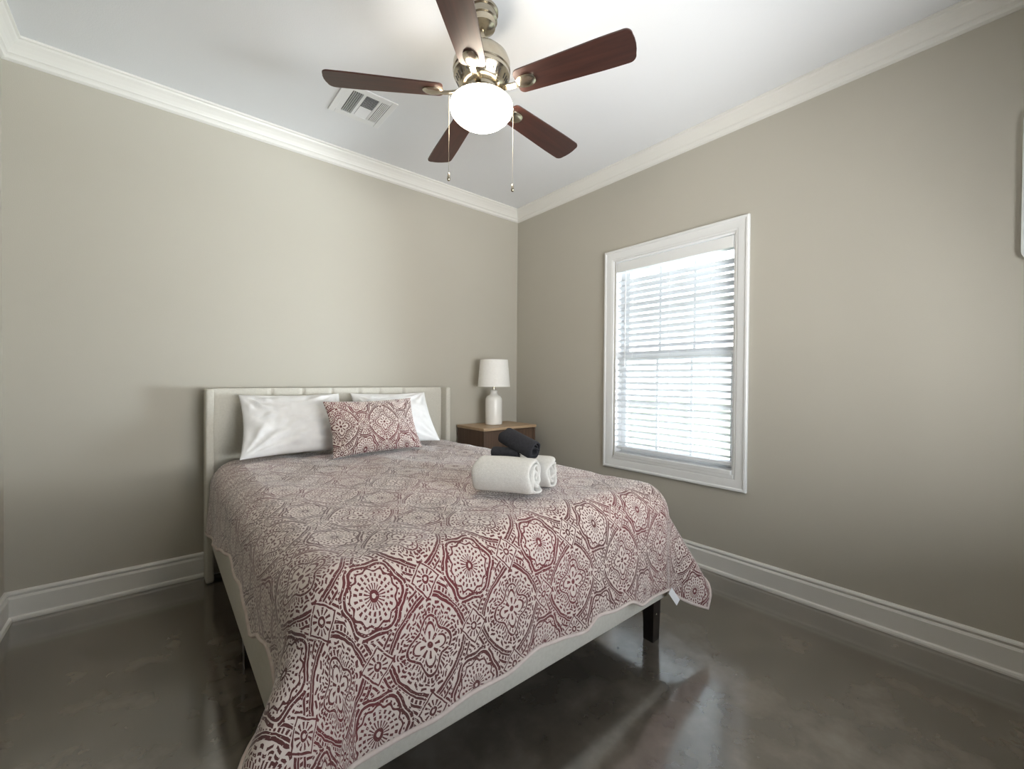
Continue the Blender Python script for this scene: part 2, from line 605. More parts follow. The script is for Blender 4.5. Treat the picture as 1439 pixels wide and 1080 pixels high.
def casing_bm():
    bm = bmesh.new()
    oy0, oy1, oz0, oz1 = -2.060, -1.037, 0.515, 2.125
    prof = [(0, 0), (0, 0.018), (0.004, 0.022), (0.014, 0.022), (0.020, 0.017), (0.060, 0.014), (0.066, 0.010), (0.074, 0.010), (0.078, 0.006), (0.080, 0)]
    # prof: (inset from outer edge, thickness from the wall)

    def st(cy, cz, sy, sz):
        return lambda p: Vector((-p[1], cy + sy * p[0], cz + sz * p[0]))
    path = [st(oy0, oz0, 1, 1), st(oy0, oz1, 1, -1), st(oy1, oz1, -1, -1), st(oy1, oz0, -1, 1)]
    rings = [[bm.verts.new(f(p)) for p in prof] for f in path]
    n = len(prof)
    for q in range(4):
        A, B = rings[q], rings[(q + 1) % 4]
        for i in range(n):
            j = (i + 1) % n
            bm.faces.new((A[i], A[j], B[j], B[i]))
    # lower apron lip that closes the gap under the stool
    bx(bm, -0.014, -0.0005, -1.984, -1.126, 0.586, 0.606)
    return bm


window_1()

# blind hanging inside the window
blind = thing('window_blind', 'white slatted blind with open slats hanging inside the only window in view', 'blind', (0.03, -1.555, 0.66))
bm = bmesh.new()
BX, BZ = 0.026, 0.66
by0, by1 = WY0 + 0.018 + 1.555, WY1 - 0.018 + 1.555
P = 0.0437
tilt = math.radians(19)
k = 0
z = 0.045
while z < 1.255:
    # slightly crowned slat, room edge a little higher
    w, th = 0.025, 0.0032
    sec = []
    for s in (-1, -0.5, 0, 0.5, 1):
        sec.append((s * w, 0.0025 * (1 - s * s) + th / 2))
    for s in (1, 0.5, 0, -0.5, -1):
        sec.append((s * w, 0.0025 * (1 - s * s) - th / 2))
    ct, sn = math.cos(tilt), math.sin(tilt)
    rings = []
    for y in (by0, by1):
        rings.append([bm.verts.new((px * ct, y, z - px * sn + pz)) for px, pz in sec])
    n = len(sec)
    for i in range(n):
        bm.faces.new((rings[0][i], rings[0][(i + 1) % n], rings[1][(i + 1) % n], rings[1][i]))
    bm.faces.new(rings[0][::-1]); bm.faces.new(rings[1])
    z += P
    k += 1
obj('slats', bm, M_SLAT, blind)
obj('bottom_rail', newbox(-0.026, 0.026, by0, by1, -0.002, 0.018, bevel=0.003), M_SLAT, blind)
v = obj('valance', newbox(-0.036, -0.024, by0 - 0.003, by1 + 0.003, 1.298, 1.368, bevel=0.003), M_CASING, blind)
obj('headrail', newbox(-0.024, 0.026, by0, by1, 1.300, 1.352), M_SLAT, blind)
for yy in (by0 + 0.13, (by0 + by1) / 2, by1 - 0.13):
    bm = bmesh.new()
    for xx in (-0.0265, 0.0265):
        tube(bm, [(xx, yy, 0.015), (xx, yy, 1.302)], 0.0011, 6)
    obj('ladder_cord', bm, M_VINYL, blind)
bm = bmesh.new()
tube(bm, [(-0.040, by1 - 0.075, 0.62), (-0.038, by1 - 0.075, 1.0), (-0.034, by1 - 0.075, 1.30)], 0.0035, 8)
lathe(bm, [(0.002, -0.02), (0.005, -0.012), (0.005, 0.0), (0.003, 0.01)], 10, (-0.040, by1 - 0.075, 0.62))
obj('tilt_wand', bm, M_VINYL, blind)

# unseen window added behind the camera so fill light can enter
bm = bmesh.new()
for (a, b, c, d) in ((RX0 - 0.08, RX0, RZ0 - 0.08, RZ1 + 0.08), (RX1, RX1 + 0.08, RZ0 - 0.08, RZ1 + 0.08), (RX0, RX1, RZ0 - 0.08, RZ0), (RX0, RX1, RZ1, RZ1 + 0.08)):
    bx(bm, a, b, YF - 0.001, YF + 0.018, c, d, bevel=0.003)
w2 = obj('added_rear_window', bm, M_CASING, kind='structure')
bm = bmesh.new()
cx2 = (RX0 + RX1) / 2
for (a, b, c, d) in ((RX0, RX0 + 0.05, RZ0, RZ1), (RX1 - 0.05, RX1, RZ0, RZ1), (RX0 + 0.05, RX1 - 0.05, RZ0, RZ0 + 0.05), (RX0 + 0.05, RX1 - 0.05, RZ1 - 0.05, RZ1), (cx2 - 0.03, cx2 + 0.03, RZ0 + 0.05, RZ1 - 0.05)):
    bx(bm, a, b, YF - 0.10, YF - 0.05, c, d)
obj('added_window_sash', bm, M_VINYL, w2)
obj('added_window_pane', newbox(RX0 + 0.04, RX1 - 0.04, YF - 0.078, YF - 0.072, RZ0 + 0.04, RZ1 - 0.04), M_GLASS, w2)

# white rounded frame at the right border of the view
bm = bmesh.new()


def rounded_rect(cy, cz, hw, hh, r, n=8):
    pts = []
    for (sy, sz, a0) in ((1, 1, 0), (-1, 1, 90), (-1, -1, 180), (1, -1, 270)):
        for i in range(n + 1):
            a = math.radians(a0 + 90 * i / n)
            pts.append((cy + sy * (hw - r) + r * math.cos(a), cz + sz * (hh - r) + r * math.sin(a)))
    return pts


fr_o = rounded_rect(-3.358, 1.94, 0.295, 0.305, 0.05)
fr_i = rounded_rect(-3.358, 1.94, 0.265, 0.275, 0.035)
rings = [[bm.verts.new((x, p[0], p[1])) for p in pts] for x, pts in ((-0.0015, fr_o), (-0.014, fr_o), (-0.014, fr_i), (-0.0015, fr_i))]
n = len(fr_o)
for q in range(4):
    A, B = rings[q], rings[(q + 1) % 4]
    for i in range(n):
        bm.faces.new((A[i], A[(i + 1) % n], B[(i + 1) % n], B[i]))
fr = obj('wall_frame', bm, M_CASING)
tag(fr, 'white rounded frame on the window wall, cut by the right border of the view', 'frame')
bm = bmesh.new()
f = bm.faces.new([bm.verts.new((-0.010, p[0], p[1])) for p in fr_i])
g = bmesh.ops.extrude_face_region(bm, geom=[f])
for v in g['geom']:
    if isinstance(v, bmesh.types.BMVert):
        v.co.x = -0.003
obj('frame_panel', bm, M_CEIL, fr)

# lawn beyond the window
lawn = obj('lawn', newbox(0.3, 30, -22, 22, -0.55, -0.40), M_LAWN)
lawn['kind'] = 'stuff'
tag(lawn, 'sunlit pale lawn outside, seen through the lower slats of the blind', 'lawn')


# ------------------------------------------------------------------ ceiling vent
vent = thing('ceiling_vent', 'white louvred air vent set flush in the ceiling left of the fan', 'vent', (-1.705, -0.605, H))
bm = bmesh.new()
vx, vy = 0.150, 0.150
for (a, b, c, d) in ((-vx, -0.118, -vy, vy), (0.118, vx, -vy, vy), (-0.118, 0.118, -vy, -0.108), (-0.118, 0.118, 0.108, vy)):
    bx(bm, a, b, c, d, -0.008, -0.0005, bevel=0.002)
bx(bm, -0.034, -0.018, -0.108, 0.108, -0.007, -0.001)
bx(bm, 0.056, 0.070, -0.108, 0.108, -0.007, -0.001)
bx(bm, -0.118, -0.092, -0.108, 0.108, -0.007, -0.001)
obj('vent_frame', bm, M_VENT, vent)
obj('duct_back', newbox(-0.118, 0.118, -0.108, 0.108, -0.0012, -0.0002), M_DARK, vent)


def louvers(x0, x1, y0, y1, along, n, tiltdeg):
    bm = bmesh.new()
    for i in range(n):
        f = (i + 0.5) / n
        a = math.radians(tiltdeg)
        if along == 'y':
            c = Vector((x0 + (x1 - x0) * f, 0, -0.007)); R = Matrix.Rotation(a, 4, 'Y')
            vs = bx(bm, -0.0042, 0.0042, y0, y1, -0.0005, 0.0005)
        else:
            c = Vector((0, y0 + (y1 - y0) * f, -0.007)); R = Matrix.Rotation(a, 4, 'X')
            vs = bx(bm, x0, x1, -0.0042, 0.0042, -0.0005, 0.0005)
        for v in vs:
            v.co = R @ v.co + c
    return obj('louver_bank', bm, M_VENT, vent)


louvers(-0.090, -0.036, -0.106, 0.106, 'y', 5, 72)
louvers(-0.016, 0.054, -0.106, -0.004, 'x', 9, 35)
louvers(-0.016, 0.054, 0.0, 0.106, 'x', 9, -15)
louvers(0.072, 0.116, -0.106, 0.106, 'y', 5, -20)

# ------------------------------------------------------------------ ceiling fan
FX, FY = -1.552, -1.568
fan = thing('ceiling_fan', 'five-blade ceiling fan with dark cherry blades and a lit white globe', 'ceiling fan', (FX, FY, H))
bm = bmesh.new()
lathe(bm, [(0.067, -0.0006), (0.070, -0.006), (0.069, -0.014), (0.062, -0.018), (0.061, -0.036), (0.065, -0.040), (0.065, -0.046), (0.058, -0.050), (0.054, -0.064), (0.057, -0.067), (0.056, -0.073), (0.044, -0.080), (0.026, -0.088), (0.016, -0.090)], 48)
obj('canopy', bm, M_NICKEL, fan, angle=35)
bm = bmesh.new()
lathe(bm, [(0.013, -0.080), (0.013, -0.150), (0.024, -0.155), (0.028, -0.170), (0.024, -0.176)], 32)
obj('downrod', bm, M_NICKEL, fan, angle=35)
bm = bmesh.new()
lathe(bm, [(0.022, -0.165), (0.060, -0.172), (0.092, -0.184), (0.112, -0.204), (0.121, -0.228), (0.123, -0.252), (0.123, -0.262), (0.119, -0.266), (0.121, -0.272),
           (0.120, -0.282), (0.112, -0.290), (0.098, -0.318), (0.085, -0.330), (0.070, -0.334), (0.068, -0.346), (0.060, -0.350)], 64)
mh = obj('motor_housing', bm, M_NICKEL, fan, angle=35)
slot0 = None
for i in range(40):       # vent slots round the lower cone
    if i % 8 == 0:
        continue
    if slot0 is None:
        slot0 = obj('cooling_slot', newbox(-0.0022, 0.0022, -0.0015, 0.0015, -0.011, 0.011, bevel=0.0008, seg=1), M_DARK, mh)
        sl = slot0
    else:
        sl = slot0.copy(); COL.objects.link(sl); sl.parent = mh
    sl.matrix_basis = Matrix.Rotation(2 * PI * i / 40, 4, 'Z') @ Matrix.Translation((0.1056, 0, -0.304)) @ Matrix.Rotation(math.radians(26), 4, 'Y')
bm = bmesh.new()
lathe(bm, [(0.060, -0.346), (0.074, -0.352), (0.083, -0.362), (0.083, -0.374), (0.104, -0.378), (0.106, -0.386), (0.100, -0.390)], 56)
obj('light_fitter', bm, M_NICKEL, fan, angle=35)
bm = bmesh.new()
GP = [(0.098, -0.386), (0.122, -0.391), (0.1325, -0.402), (0.1345, -0.418), (0.130, -0.434), (0.117, -0.450), (0.099, -0.466), (0.076, -0.480), (0.049, -0.489), (0.022, -0.494), (0.004, -0.495)]
lathe(bm, GP, 64)
obj('globe', bm, M_GLOBE, fan, smooth=True)


def blade_bm():
    bm = bmesh.new()
    L0, L1 = 0.165, 0.640
    out = []
    n = 20

    def halfw(t):
        return 0.054 + 0.014 * min(1, t * 1.3)
    pts = []
    rc, rt_ = 0.022, 0.028
    # lower side from root to tip, rounded ends
    for i in range(n + 1):
        t = i / n
        x = L0 + (L1 - L0) * t
        w = halfw(t)
        dr = x - L0
        if dr < rc:
            w -= rc - math.sqrt(max(0, rc * rc - (rc - dr) ** 2))
        dt = L1 - x
        if dt < rt_:
            w -= rt_ - math.sqrt(max(0, rt_ * rt_ - (rt_ - dt) ** 2))
        pts.append((x, w))
    # denser stations near the ends
    xs = [L0 + rc * (1 - math.cos(PI / 2 * i / 6)) for i in range(7)] + [L0 + rc + (L1 - L0 - rc - rt_) * i / 8 for i in range(1, 8)] + [L1 - rt_ + rt_ * math.sin(PI / 2 * i / 7) for i in range(8)]
    pts = []
    for x in xs:
        t = (x - L0) / (L1 - L0)
        w = halfw(t)
        if x < L0 + rc:
            w -= rc - math.sqrt(max(0, rc * rc - (L0 + rc - x) ** 2))
        if x > L1 - rt_:
            w -= rt_ - math.sqrt(max(0, rt_ * rt_ - (x - L1 + rt_) ** 2))
        bulge = 0.012 * (x > L1 - 0.001)
        pts.append((x, w))
    loop = [(x, -w) for x, w in pts] + [(L1 + 0.004, -0.022), (L1 + 0.0055, 0.0), (L1 + 0.004, 0.022)] + [(x, w) for x, w in reversed(pts)]
    lo = [bm.verts.new((x, y, -0.003)) for x, y in loop]
    hi = [bm.verts.new((x, y, 0.003)) for x, y in loop]
    bm.faces.new(lo[::-1]); bm.faces.new(hi)
    m = len(loop)
    for i in range(m):
        j = (i + 1) % m
        bm.faces.new((lo[i], lo[j], hi[j], hi[i]))
    return bm


def bracket_bm():
    """arm from the motor plus the rounded spoon plate under the blade"""
    bm = bmesh.new()
    # spoon
    loop = []
    for i in range(28):
        a = 2 * PI * i / 28
        x = 0.205 + 0.045 * math.cos(a)
        y = (0.030 + 0.004 * math.cos(a)) * math.sin(a)
        loop.append((x, y))
    rings = []
    for s, z in ((1.0, -0.0035), (1.0, -0.008), (0.85, -0.0125), (0.5, -0.015)):
        rings.append([bm.verts.new((0.205 + (x - 0.205) * s, y * s, z)) for x, y in loop])
    for A, B in zip(rings, rings[1:]):
        for i in range(28):
            j = (i + 1) % 28
            bm.faces.new((A[i], A[j], B[j], B[i]))
    bm.faces.new(rings[0][::-1]); bm.faces.new(rings[-1])
    # arm
    path = [(0.060, 0.006, 0.010), (0.090, 0.002, 0.014), (0.120, -0.006, 0.013), (0.150, -0.010, 0.011), (0.172, -0.010, 0.012)]
    rr = []
    for x, z, w in path:
        rr.append([bm.verts.new((x, y, z + dz)) for y, dz in ((-w, -0.004), (w, -0.004), (w, 0.004), (-w, 0.004))])
    for A, B in zip(rr, rr[1:]):
        for i in range(4):
            j = (i + 1) % 4
            bm.faces.new((A[i], A[j], B[j], B[i]))
    bm.faces.new(rr[0][::-1]); bm.faces.new(rr[-1])
    return bm


blade0 = obj('blade', blade_bm(), M_BLADE, fan)
brk0 = obj('blade_bracket', bracket_bm(), M_NICKEL, blade0, angle=40)
brk0['label'] = 'nickel blade bracket'
ZB = -0.352
ANG = [148.0, -65.5, 7.0, 76.5, -137.0]
for i, a in enumerate(ANG):
    if i == 0:
        b = blade0
    else:
        b = blade0.copy(); COL.objects.link(b); b.parent = fan
        c = brk0.copy(); COL.objects.link(c); c.parent = b
    b.location = (0, 0, ZB)
    b.rotation_euler = (math.radians(-11), 0, math.radians(a))

for (a, l, lab) in ((math.radians(162), 0.315, 'pull chain on the left'), (math.radians(-22), 0.315, 'pull chain on the right')):
    pc = bmesh.new()
    px, py = 0.142 * math.cos(a), 0.142 * math.sin(a)
    tube(pc, [(0.080 * math.cos(a), 0.080 * math.sin(a), -0.374), (0.115 * math.cos(a), 0.115 * math.sin(a), -0.376), (px, py, -0.386), (px, py, -0.40), (px, py, -0.40 - l)], 0.0008, 6)
    ch = obj('pull_chain', pc, M_BRASS, fan)
    fb = bmesh.new()
    lathe(fb, [(0.001, 0.0), (0.004, -0.004), (0.0055, -0.014), (0.007, -0.026), (0.0055, -0.034), (0.001, -0.036)], 14, (px, py, -0.40 - l))
    obj('pull_fob', fb, M_NICKEL, ch, smooth=True)

# ------------------------------------------------------------------ bed
BX0, BX1, BYF = -2.385, -0.860, -2.065
bed = thing('bed', 'beige upholstered bed with channel-tufted wingback headboard and dark legs', 'bed', (0, 0, 0))
# headboard panel with vertical channels
bm = bmesh.new()
hx0, hx1, hz0, hz1 = -2.375, -0.870, 0.03, 1.098
seams = [-2.079, -1.896, -1.712, -1.529, -1.380, -1.197]
lean = [0.02, 0.0, -0.02, -0.004, 0.0, -0.01]
nx, nz = 150, 44
grid = []
for i in range(nx + 1):
    x = hx0 + (hx1 - hx0) * i / nx
    col = []
    for j in range(nz + 1):
        z = hz0 + (hz1 - hz0) * j / nz
        d = 0.0
        for s, l in zip(seams, lean):
            xx = s + l * (z - 1.09) * -4
            q = abs(x - xx)
            d += 0.017 * math.exp(-(q / 0.011) ** 2)
        edge = min(1.0, (hz1 - z) / 0.02, (x - hx0) / 0.015 + 0.3, (hx1 - x) / 0.015 + 0.3)
        fall = 1 - math.sqrt(max(0, 1 - (1 - edge) ** 2))
        top = smooth01((hz1 - z) / 0.018)
        d *= top
        col.append(bm.verts.new((x, -0.088 + d + 0.012 * fall, z)))
    grid.append(col)
for i in range(nx):
    for j in range(nz):
        bm.faces.new((grid[i][j], grid[i + 1][j], grid[i + 1][j + 1], grid[i][j + 1]))
border = [grid[i][0] for i in range(nx + 1)] + [grid[nx][j] for j in range(1, nz + 1)] + [grid[i][nz] for i in range(nx - 1, -1, -1)] + [grid[0][j] for j in range(nz - 1, 0, -1)]
back = [bm.verts.new((v.co.x, -0.034, v.co.z)) for v in border]
nb = len(border)
for i in range(nb):
    j = (i + 1) % nb
    bm.faces.new((border[i], back[i], back[j], border[j]))
bm.faces.new(back)
obj('headboard', bm, M_UPH, bed, angle=60)
for x0, x1 in ((-2.415, -2.376), (-0.869, -0.830)):
    obj('headboard_wing', newbox(x0, x1, -0.165, -0.034, 0.004, 1.098, bevel=0.012, seg=4), M_UPH, bed, angle=50)
for nm, a in (('side_rail', (BX0, BX0 + 0.045, BYF + 0.045, -0.09, 0.195, 0.455)), ('side_rail', (BX1 - 0.045, BX1, BYF + 0.045, -0.09, 0.195, 0.455)),
              ('foot_rail', (BX0, BX1, BYF, BYF + 0.0455, 0.195, 0.455))):
    obj(nm, newbox(*a, bevel=0.010, seg=3), M_UPH, bed, angle=50)
obj('slat_base', newbox(BX0 + 0.04, BX1 - 0.04, BYF + 0.04, -0.09, 0.35, 0.372), M_TABLE, bed)
for (lx, ly) in ((BX1 - 0.055, BYF + 0.05), (BX0 + 0.055, BYF + 0.05), (BX0 + 0.052, -1.08), (BX1 - 0.052, -1.08), (-1.62, -1.08)):
    bm = bmesh.new()
    h = 0.20 if ly < -1.5 or lx in (BX0 + 0.052, BX1 - 0.052) else 0.352
    s0, s1 = 0.024, 0.029
    vs = bx(bm, -1, 1, -1, 1, 0, h)
    for v in vs:
        s = s0 + (s1 - s0) * v.co.z / h
        v.co = Vector((lx + v.co.x * s, ly + v.co.y * s, v.co.z))
    lg = obj('leg', bm, M_LEG, bed)
    if lx == BX1 - 0.055:
        bm = bmesh.new()
        lathe(bm, [(0.0035, 0), (0.0035, 0.003), (0.002, 0.004)], 10)
        for v in bm.verts:
            v.co = Vector((lx - 0.006 + v.co.x, ly - 0.026 - v.co.z, 0.125 + v.co.y))
        obj('leg_screw', bm, M_NICKEL, lg)

mat_ = obj('mattress', newbox(BX0 + 0.018, BX1 - 0.018, BYF + 0.03, -0.105, 0.373, 0.660, bevel=0.105, seg=6), M_MATTRESS, angle=60)
tag(mat_, 'mattress on the beige bed, hidden beneath the printed quilt', 'mattress')

# ------------------------------------------------------------------ quilt
def interp(tab, x):
    if x <= tab[0][0]:
        return tab[0][1]
    for (a, b), (c, d) in zip(tab, tab[1:]):
        if x <= c:
            t = (x - a) / (c - a)
            t = t * t * (3 - 2 * t)
            return b + (d - b) * t
    return tab[-1][1]


QZ = 0.684
R = 0.125
ix0, ix1, iy0 = BX0 - 0.012 + R, BX1 + 0.055 - R, BYF - 0.020 + R     # inner straight rectangle
# hem height tables (where the cloth ends on each side)
HEM_L = [(-2.3, .35), (-2.0, .365), (-1.925, .40), (-1.86, .445), (-1.80, .455), (-1.70, .43), (-1.58, .385), (-1.53, .43), (-1.38, .452), (-1.24, .432), (-1.10, .455), (-0.9, .42), (-0.68, .37), (-0.45, .33), (-0.2, .31)]
HEM_F = [(-2.45, .28), (-2.245, .272), (-2.10, .285), (-1.98, .297), (-1.85, .292), (-1.71, .312), (-1.60, .295), (-1.475, .285), (-1.41, .315), (-1.30, .300), (-1.22, .305), (-1.12, .262), (-0.964, .255), (-0.8, .25)]
HEM_R = [(-2.3, .30), (-1.9, .29), (-1.5, .31), (-1.0, .30), (-0.2, .32)]
ARC = R * PI / 2


def length_for(z):
    return ARC + (QZ - R - z)


def quilt_point(u, v, eps=0.0):
    """u,v: flat cloth coordinates relative to the inner rectangle -> 3d"""
    if u < ix0:
        ex, sx = ix0 - u, -1
    elif u > ix1:
        ex, sx = u - ix1, 1
    else:
        ex, sx = 0.0, 0
    ey = max(0.0, iy0 - v)
    r = math.hypot(ex, ey)
    if r < 1e-9:
        p = Vector((u, v, QZ))
    else:
        dx, dy = sx * ex / r, -ey / r
        th = math.degrees(math.atan2(ey, ex)) if ex > 0 else 90.0
        if ex > 0 and ey > 0:
            if sx < 0:
                lob = math.exp(-((th - 34) / 24.0) ** 2)
                kk = 0.03 + 0.57 * lob
            else:
                lob = math.exp(-((th - 38) / 17.0) ** 2)
                kk = 0.03 + 0.47 * lob - 0.02 * math.exp(-((th - 72) / 9.0) ** 2)
        else:
            kk = 0.03
        if ex > 0 and ey > 0 and sx > 0:
            r *= 1 - 0.05 * math.sin(2 * math.radians(th)) ** 2
        cu, cv = min(max(u, ix0), ix1), max(v, iy0)
        if r < ARC:
            h, d = R * math.sin(r / R), R * (1 - math.cos(r / R))
        else:
            q = r - ARC
            # gentle wave in the hanging part grows to the hem
            pos = cv if ex > ey else cu
            wv = 0.014 * math.sin(pos * 9.0 + (2.0 if ex > ey else 0.4)) + 0.008 * math.sin(pos * 21.0 + 1.0)
            g = smooth01(q / 0.28)
            h = R + max(0.0, kk * q + wv * g * 0.6 + 0.010 * g)
            d = R + math.sqrt(max(0.05, 1 - kk * kk)) * q
        p = Vector((cu + dx * h, cv + dy * h, QZ - d))
    # soft loft and wrinkles on top
    lz = 0.012 * fbm(u * 2.2 + 3.1, v * 2.2, 0.0, 3) + 0.004 * fbm(u * 9, v * 9, 4.0, 2)
    if r < ARC:
        p.z += lz * (1 - r / ARC) + 0.010 * (1 - r / ARC)
    # cloth lies flatter near head
    return p


NU, NV = 150, 150
VHEAD = -0.20
bm = bmesh.new()
uvl = bm.loops.layers.uv.new('cloth')
rows = []
flat = {}
for j in range(NV + 1):
    row = []
    tv = j / NV
    for i in range(NU + 1):
        tu = i / NU
        # nominal extents, hem tables bend the outline
        # first guess of position for table lookup
        v_lin = VHEAD + (iy0 - VHEAD) * min(1, tv / 0.78)
        u_lin = ix0 + (ix1 - ix0) * min(1, max(0, (tu - 0.14) / 0.72))
        Lf = length_for(interp(HEM_F, u_lin))
        Ll = length_for(interp(HEM_L, v_lin))
        Lr = length_for(interp(HEM_R, v_lin))
        if tu < 0.14:
            u = ix0 - Ll * (0.14 - tu) / 0.14
        elif tu > 0.86:
            u = ix1 + Lr * (tu - 0.86) / 0.14
        else:
            u = u_lin
        v = v_lin if tv <= 0.78 else iy0 - Lf * (tv - 0.78) / 0.22
        # round off the very corner of the cloth a little
        p = quilt_point(u, v)
        vv = bm.verts.new(p)
        flat[vv] = (u, v)
        row.append(vv)
    rows.append(row)
for j in range(NV):
    for i in range(NU):
        f = bm.faces.new((rows[j][i], rows[j][i + 1], rows[j + 1][i + 1], rows[j + 1][i]))
        for lp in f.loops:
            u, v = flat[lp.vert]
            lp[uvl].uv = (u + 2.08, -v - 2.245)
hem_pts = [rows[j][0].co.copy() for j in range(0, NV + 1)] + [rows[NV][i].co.copy() for i in range(1, NU + 1)] + [rows[j][NU].co.copy() for j in range(NV - 1, -1, -1)]
corner_r = rows[NV][NU].co.copy()
tagpos = rows[NV][int(NU * 0.86)].co.copy()
quilt = obj('quilt', bm, M_PRINT, smooth=True)
sm = quilt.modifiers.new('thickness', 'SOLIDIFY')
sm.thickness = 0.010
sm.offset = -1.0
tag(quilt, 'cream quilt printed with wine-red medallions draped over the bed', 'quilt')
bm = bmesh.new()
tube(bm, hem_pts[::2], 0.0065, 8)
bd = obj('hem_binding', bm, M_BIND, quilt, smooth=True)
bd['label'] = 'pale binding along the hem'
bm = bmesh.new()
tp = tagpos + Vector((0.022, -0.004, -0.006))
prev = None
for s in range(6):
    t = s / 5
    c = tp + Vector((0.040 * t, -0.016 * t, -0.060 * t))
    a, b = bm.verts.new(c + Vector((-0.013, 0.0, -0.009))), bm.verts.new(c + Vector((0.013, 0.0, 0.009)))
    if prev:
        bm.faces.new((prev[0], prev[1], b, a))
    prev = (a, b)
ct = obj('care_tag', bm, M_TAG, quilt)
ct['label'] = 'white care tag at the foot corner'
s2 = ct.modifiers.new('thickness', 'SOLIDIFY'); s2.thickness = 0.0012


# ------------------------------------------------------------------ pillows
def pillow_bm(w, h, t, seed, ear=0.07, wr=0.006, nx=56, ny=44, uvoff=None, taper=0.0):
    bm = bmesh.new()
    uvl = bm.loops.layers.uv.new('cloth')
    side = {}
    fl = {}
    for s in (1, -1):
        g = []
        for i in range(nx + 1):
            col = []
            u = -1 + 2 * i / nx
            u = math.copysign(1 - (1 - abs(u)) ** 1.35, u)
            for j in range(ny + 1):
                v = -1 + 2 * j / ny
                v = math.copysign(1 - (1 - abs(v)) ** 1.35, v)
                on_edge = i in (0, nx) or j in (0, ny)
                if s == -1 and on_edge:
                    col.append(side[(i, j)])
                    continue
                x = w / 2 * u * (1 - ear * (1 - v * v)) * (1 - taper * v)
                y = h / 2 * v * (1 - ear * (1 - u * u))
                prof = (max(0, 1 - u ** 4) ** 0.55) * (max(0, 1 - v ** 4) ** 0.55)
                prof = prof * (0.72 + 0.28 * (1 - u * u) * (1 - v * v))
                z = s * t / 2 * prof
                ed = smooth01((1 - max(abs(u), abs(v))) / 0.25)
                z += wr * ed * (abs(fbm(u * 2.2 + seed, v * 2.2, seed * 1.7 + s, 3)) * 2 - 0.6)
                # creases radiating from the corners
                for cx_, cy_ in ((-1, -1), (1, -1), (-1, 1), (1, 1)):
                    rr = math.hypot(u - cx_, v - cy_)
                    aa = math.atan2(v - cy_, u - cx_)
                    z += s * wr * 0.8 * math.cos(aa * 15 + seed + cx_) * math.exp(-((rr - 0.45) / 0.28) ** 2) * ed
                vert = bm.verts.new((x, y, z))
                fl[vert] = (w / 2 * u, h / 2 * v)
                if on_edge:
                    side[(i, j)] = vert
                col.append(vert)
            g.append(col)
        for i in range(nx):
            for j in range(ny):
                q = (g[i][j], g[i + 1][j], g[i + 1][j + 1], g[i][j + 1])
                f = bm.faces.new(q if s == 1 else q[::-1])
                for lp in f.loops:
                    a, b = fl[lp.vert]
                    lp[uvl].uv = (a + (uvoff[0] if uvoff else 0), b + (uvoff[1] if uvoff else 0))
    return bm


def place(o, loc, lean, yaw=0.0, roll=0.0):
    """pillow stands on its long edge; lean = angle back from vertical, yaw about z, roll in its own plane"""
    Mx = Matrix.Translation(loc) @ Matrix.Rotation(yaw, 4, 'Z') @ Matrix.Rotation(PI / 2 - lean, 4, 'X') @ Matrix.Rotation(roll, 4, 'Z')
    o.matrix_world = Mx


p1 = obj('pillow', pillow_bm(0.60, 0.41, 0.14, 2.3, wr=0.013, taper=0.05), M_WHITE_COTTON, smooth=True)
place(p1, (-1.972, -0.265, 0.890), math.radians(33), math.radians(1.5), math.radians(0))
tag(p1, 'white pillow leaning on the headboard, the left one, creased at its open side', 'pillow', 'white bed pillows')
p2 = obj('pillow', pillow_bm(0.57, 0.41, 0.14, 7.1, wr=0.009, taper=0.03), M_WHITE_COTTON, smooth=True)
place(p2, (-1.338, -0.255, 0.890), math.radians(33), math.radians(-2), math.radians(0))
tag(p2, 'white pillow on the right, mostly behind the printed cushion, nearest the table lamp', 'pillow', 'white bed pillows')
p3 = obj('pillow', pillow_bm(0.58, 0.355, 0.13, 4.4, wr=0.006, uvoff=(-0.035, 0.0)), M_PRINT, smooth=True)
place(p3, (-1.572, -0.475, 0.868), math.radians(25), math.radians(2), math.radians(1.0))
tag(p3, 'pillow printed with the quilt pattern, in front of the white pillows', 'pillow')

# ------------------------------------------------------------------ rolled towels on the quilt
def roll_bm(r_out, length, thick, turns, seed, flat=0.92, ns=14):
    """a towel rolled up along its length (x axis), seen spiral at the ends"""
    bm = bmesh.new()
    rin = r_out - thick * turns
    n = int(26 * turns)
    g = []
    for i in range(n + 1):
        t = i / n
        a = t * turns * 2 * PI
        rr = rin + (r_out - rin) * t
        col = []
        for k in range(ns + 1):
            s = -1 + 2 * k / ns
            x = s * length / 2
            wob = 1 + 0.05 * fbm(math.cos(a) * 1.2 + seed, math.sin(a) * 1.2, x * 5 + seed, 2)
            # ends: layers stick out unevenly
            endo = 0.022 * fbm(a * 0.7, seed * 3 + (1 if s > 0 else 9), 0, 2) * smooth01((abs(s) - 0.75) / 0.25) * (1 if s > 0 else -1)
            y, z = rr * wob * math.cos(a), rr * wob * math.sin(a) * flat
            soft = 1 - 0.05 * smooth01((abs(s) - 0.8) / 0.2)
            col.append(bm.verts.new((x + endo, y * soft, z * soft)))
        g.append(col)
    for i in range(n):
        for k in range(ns):
            bm.faces.new((g[i][k], g[i + 1][k], g[i + 1][k + 1], g[i][k + 1]))
    return bm


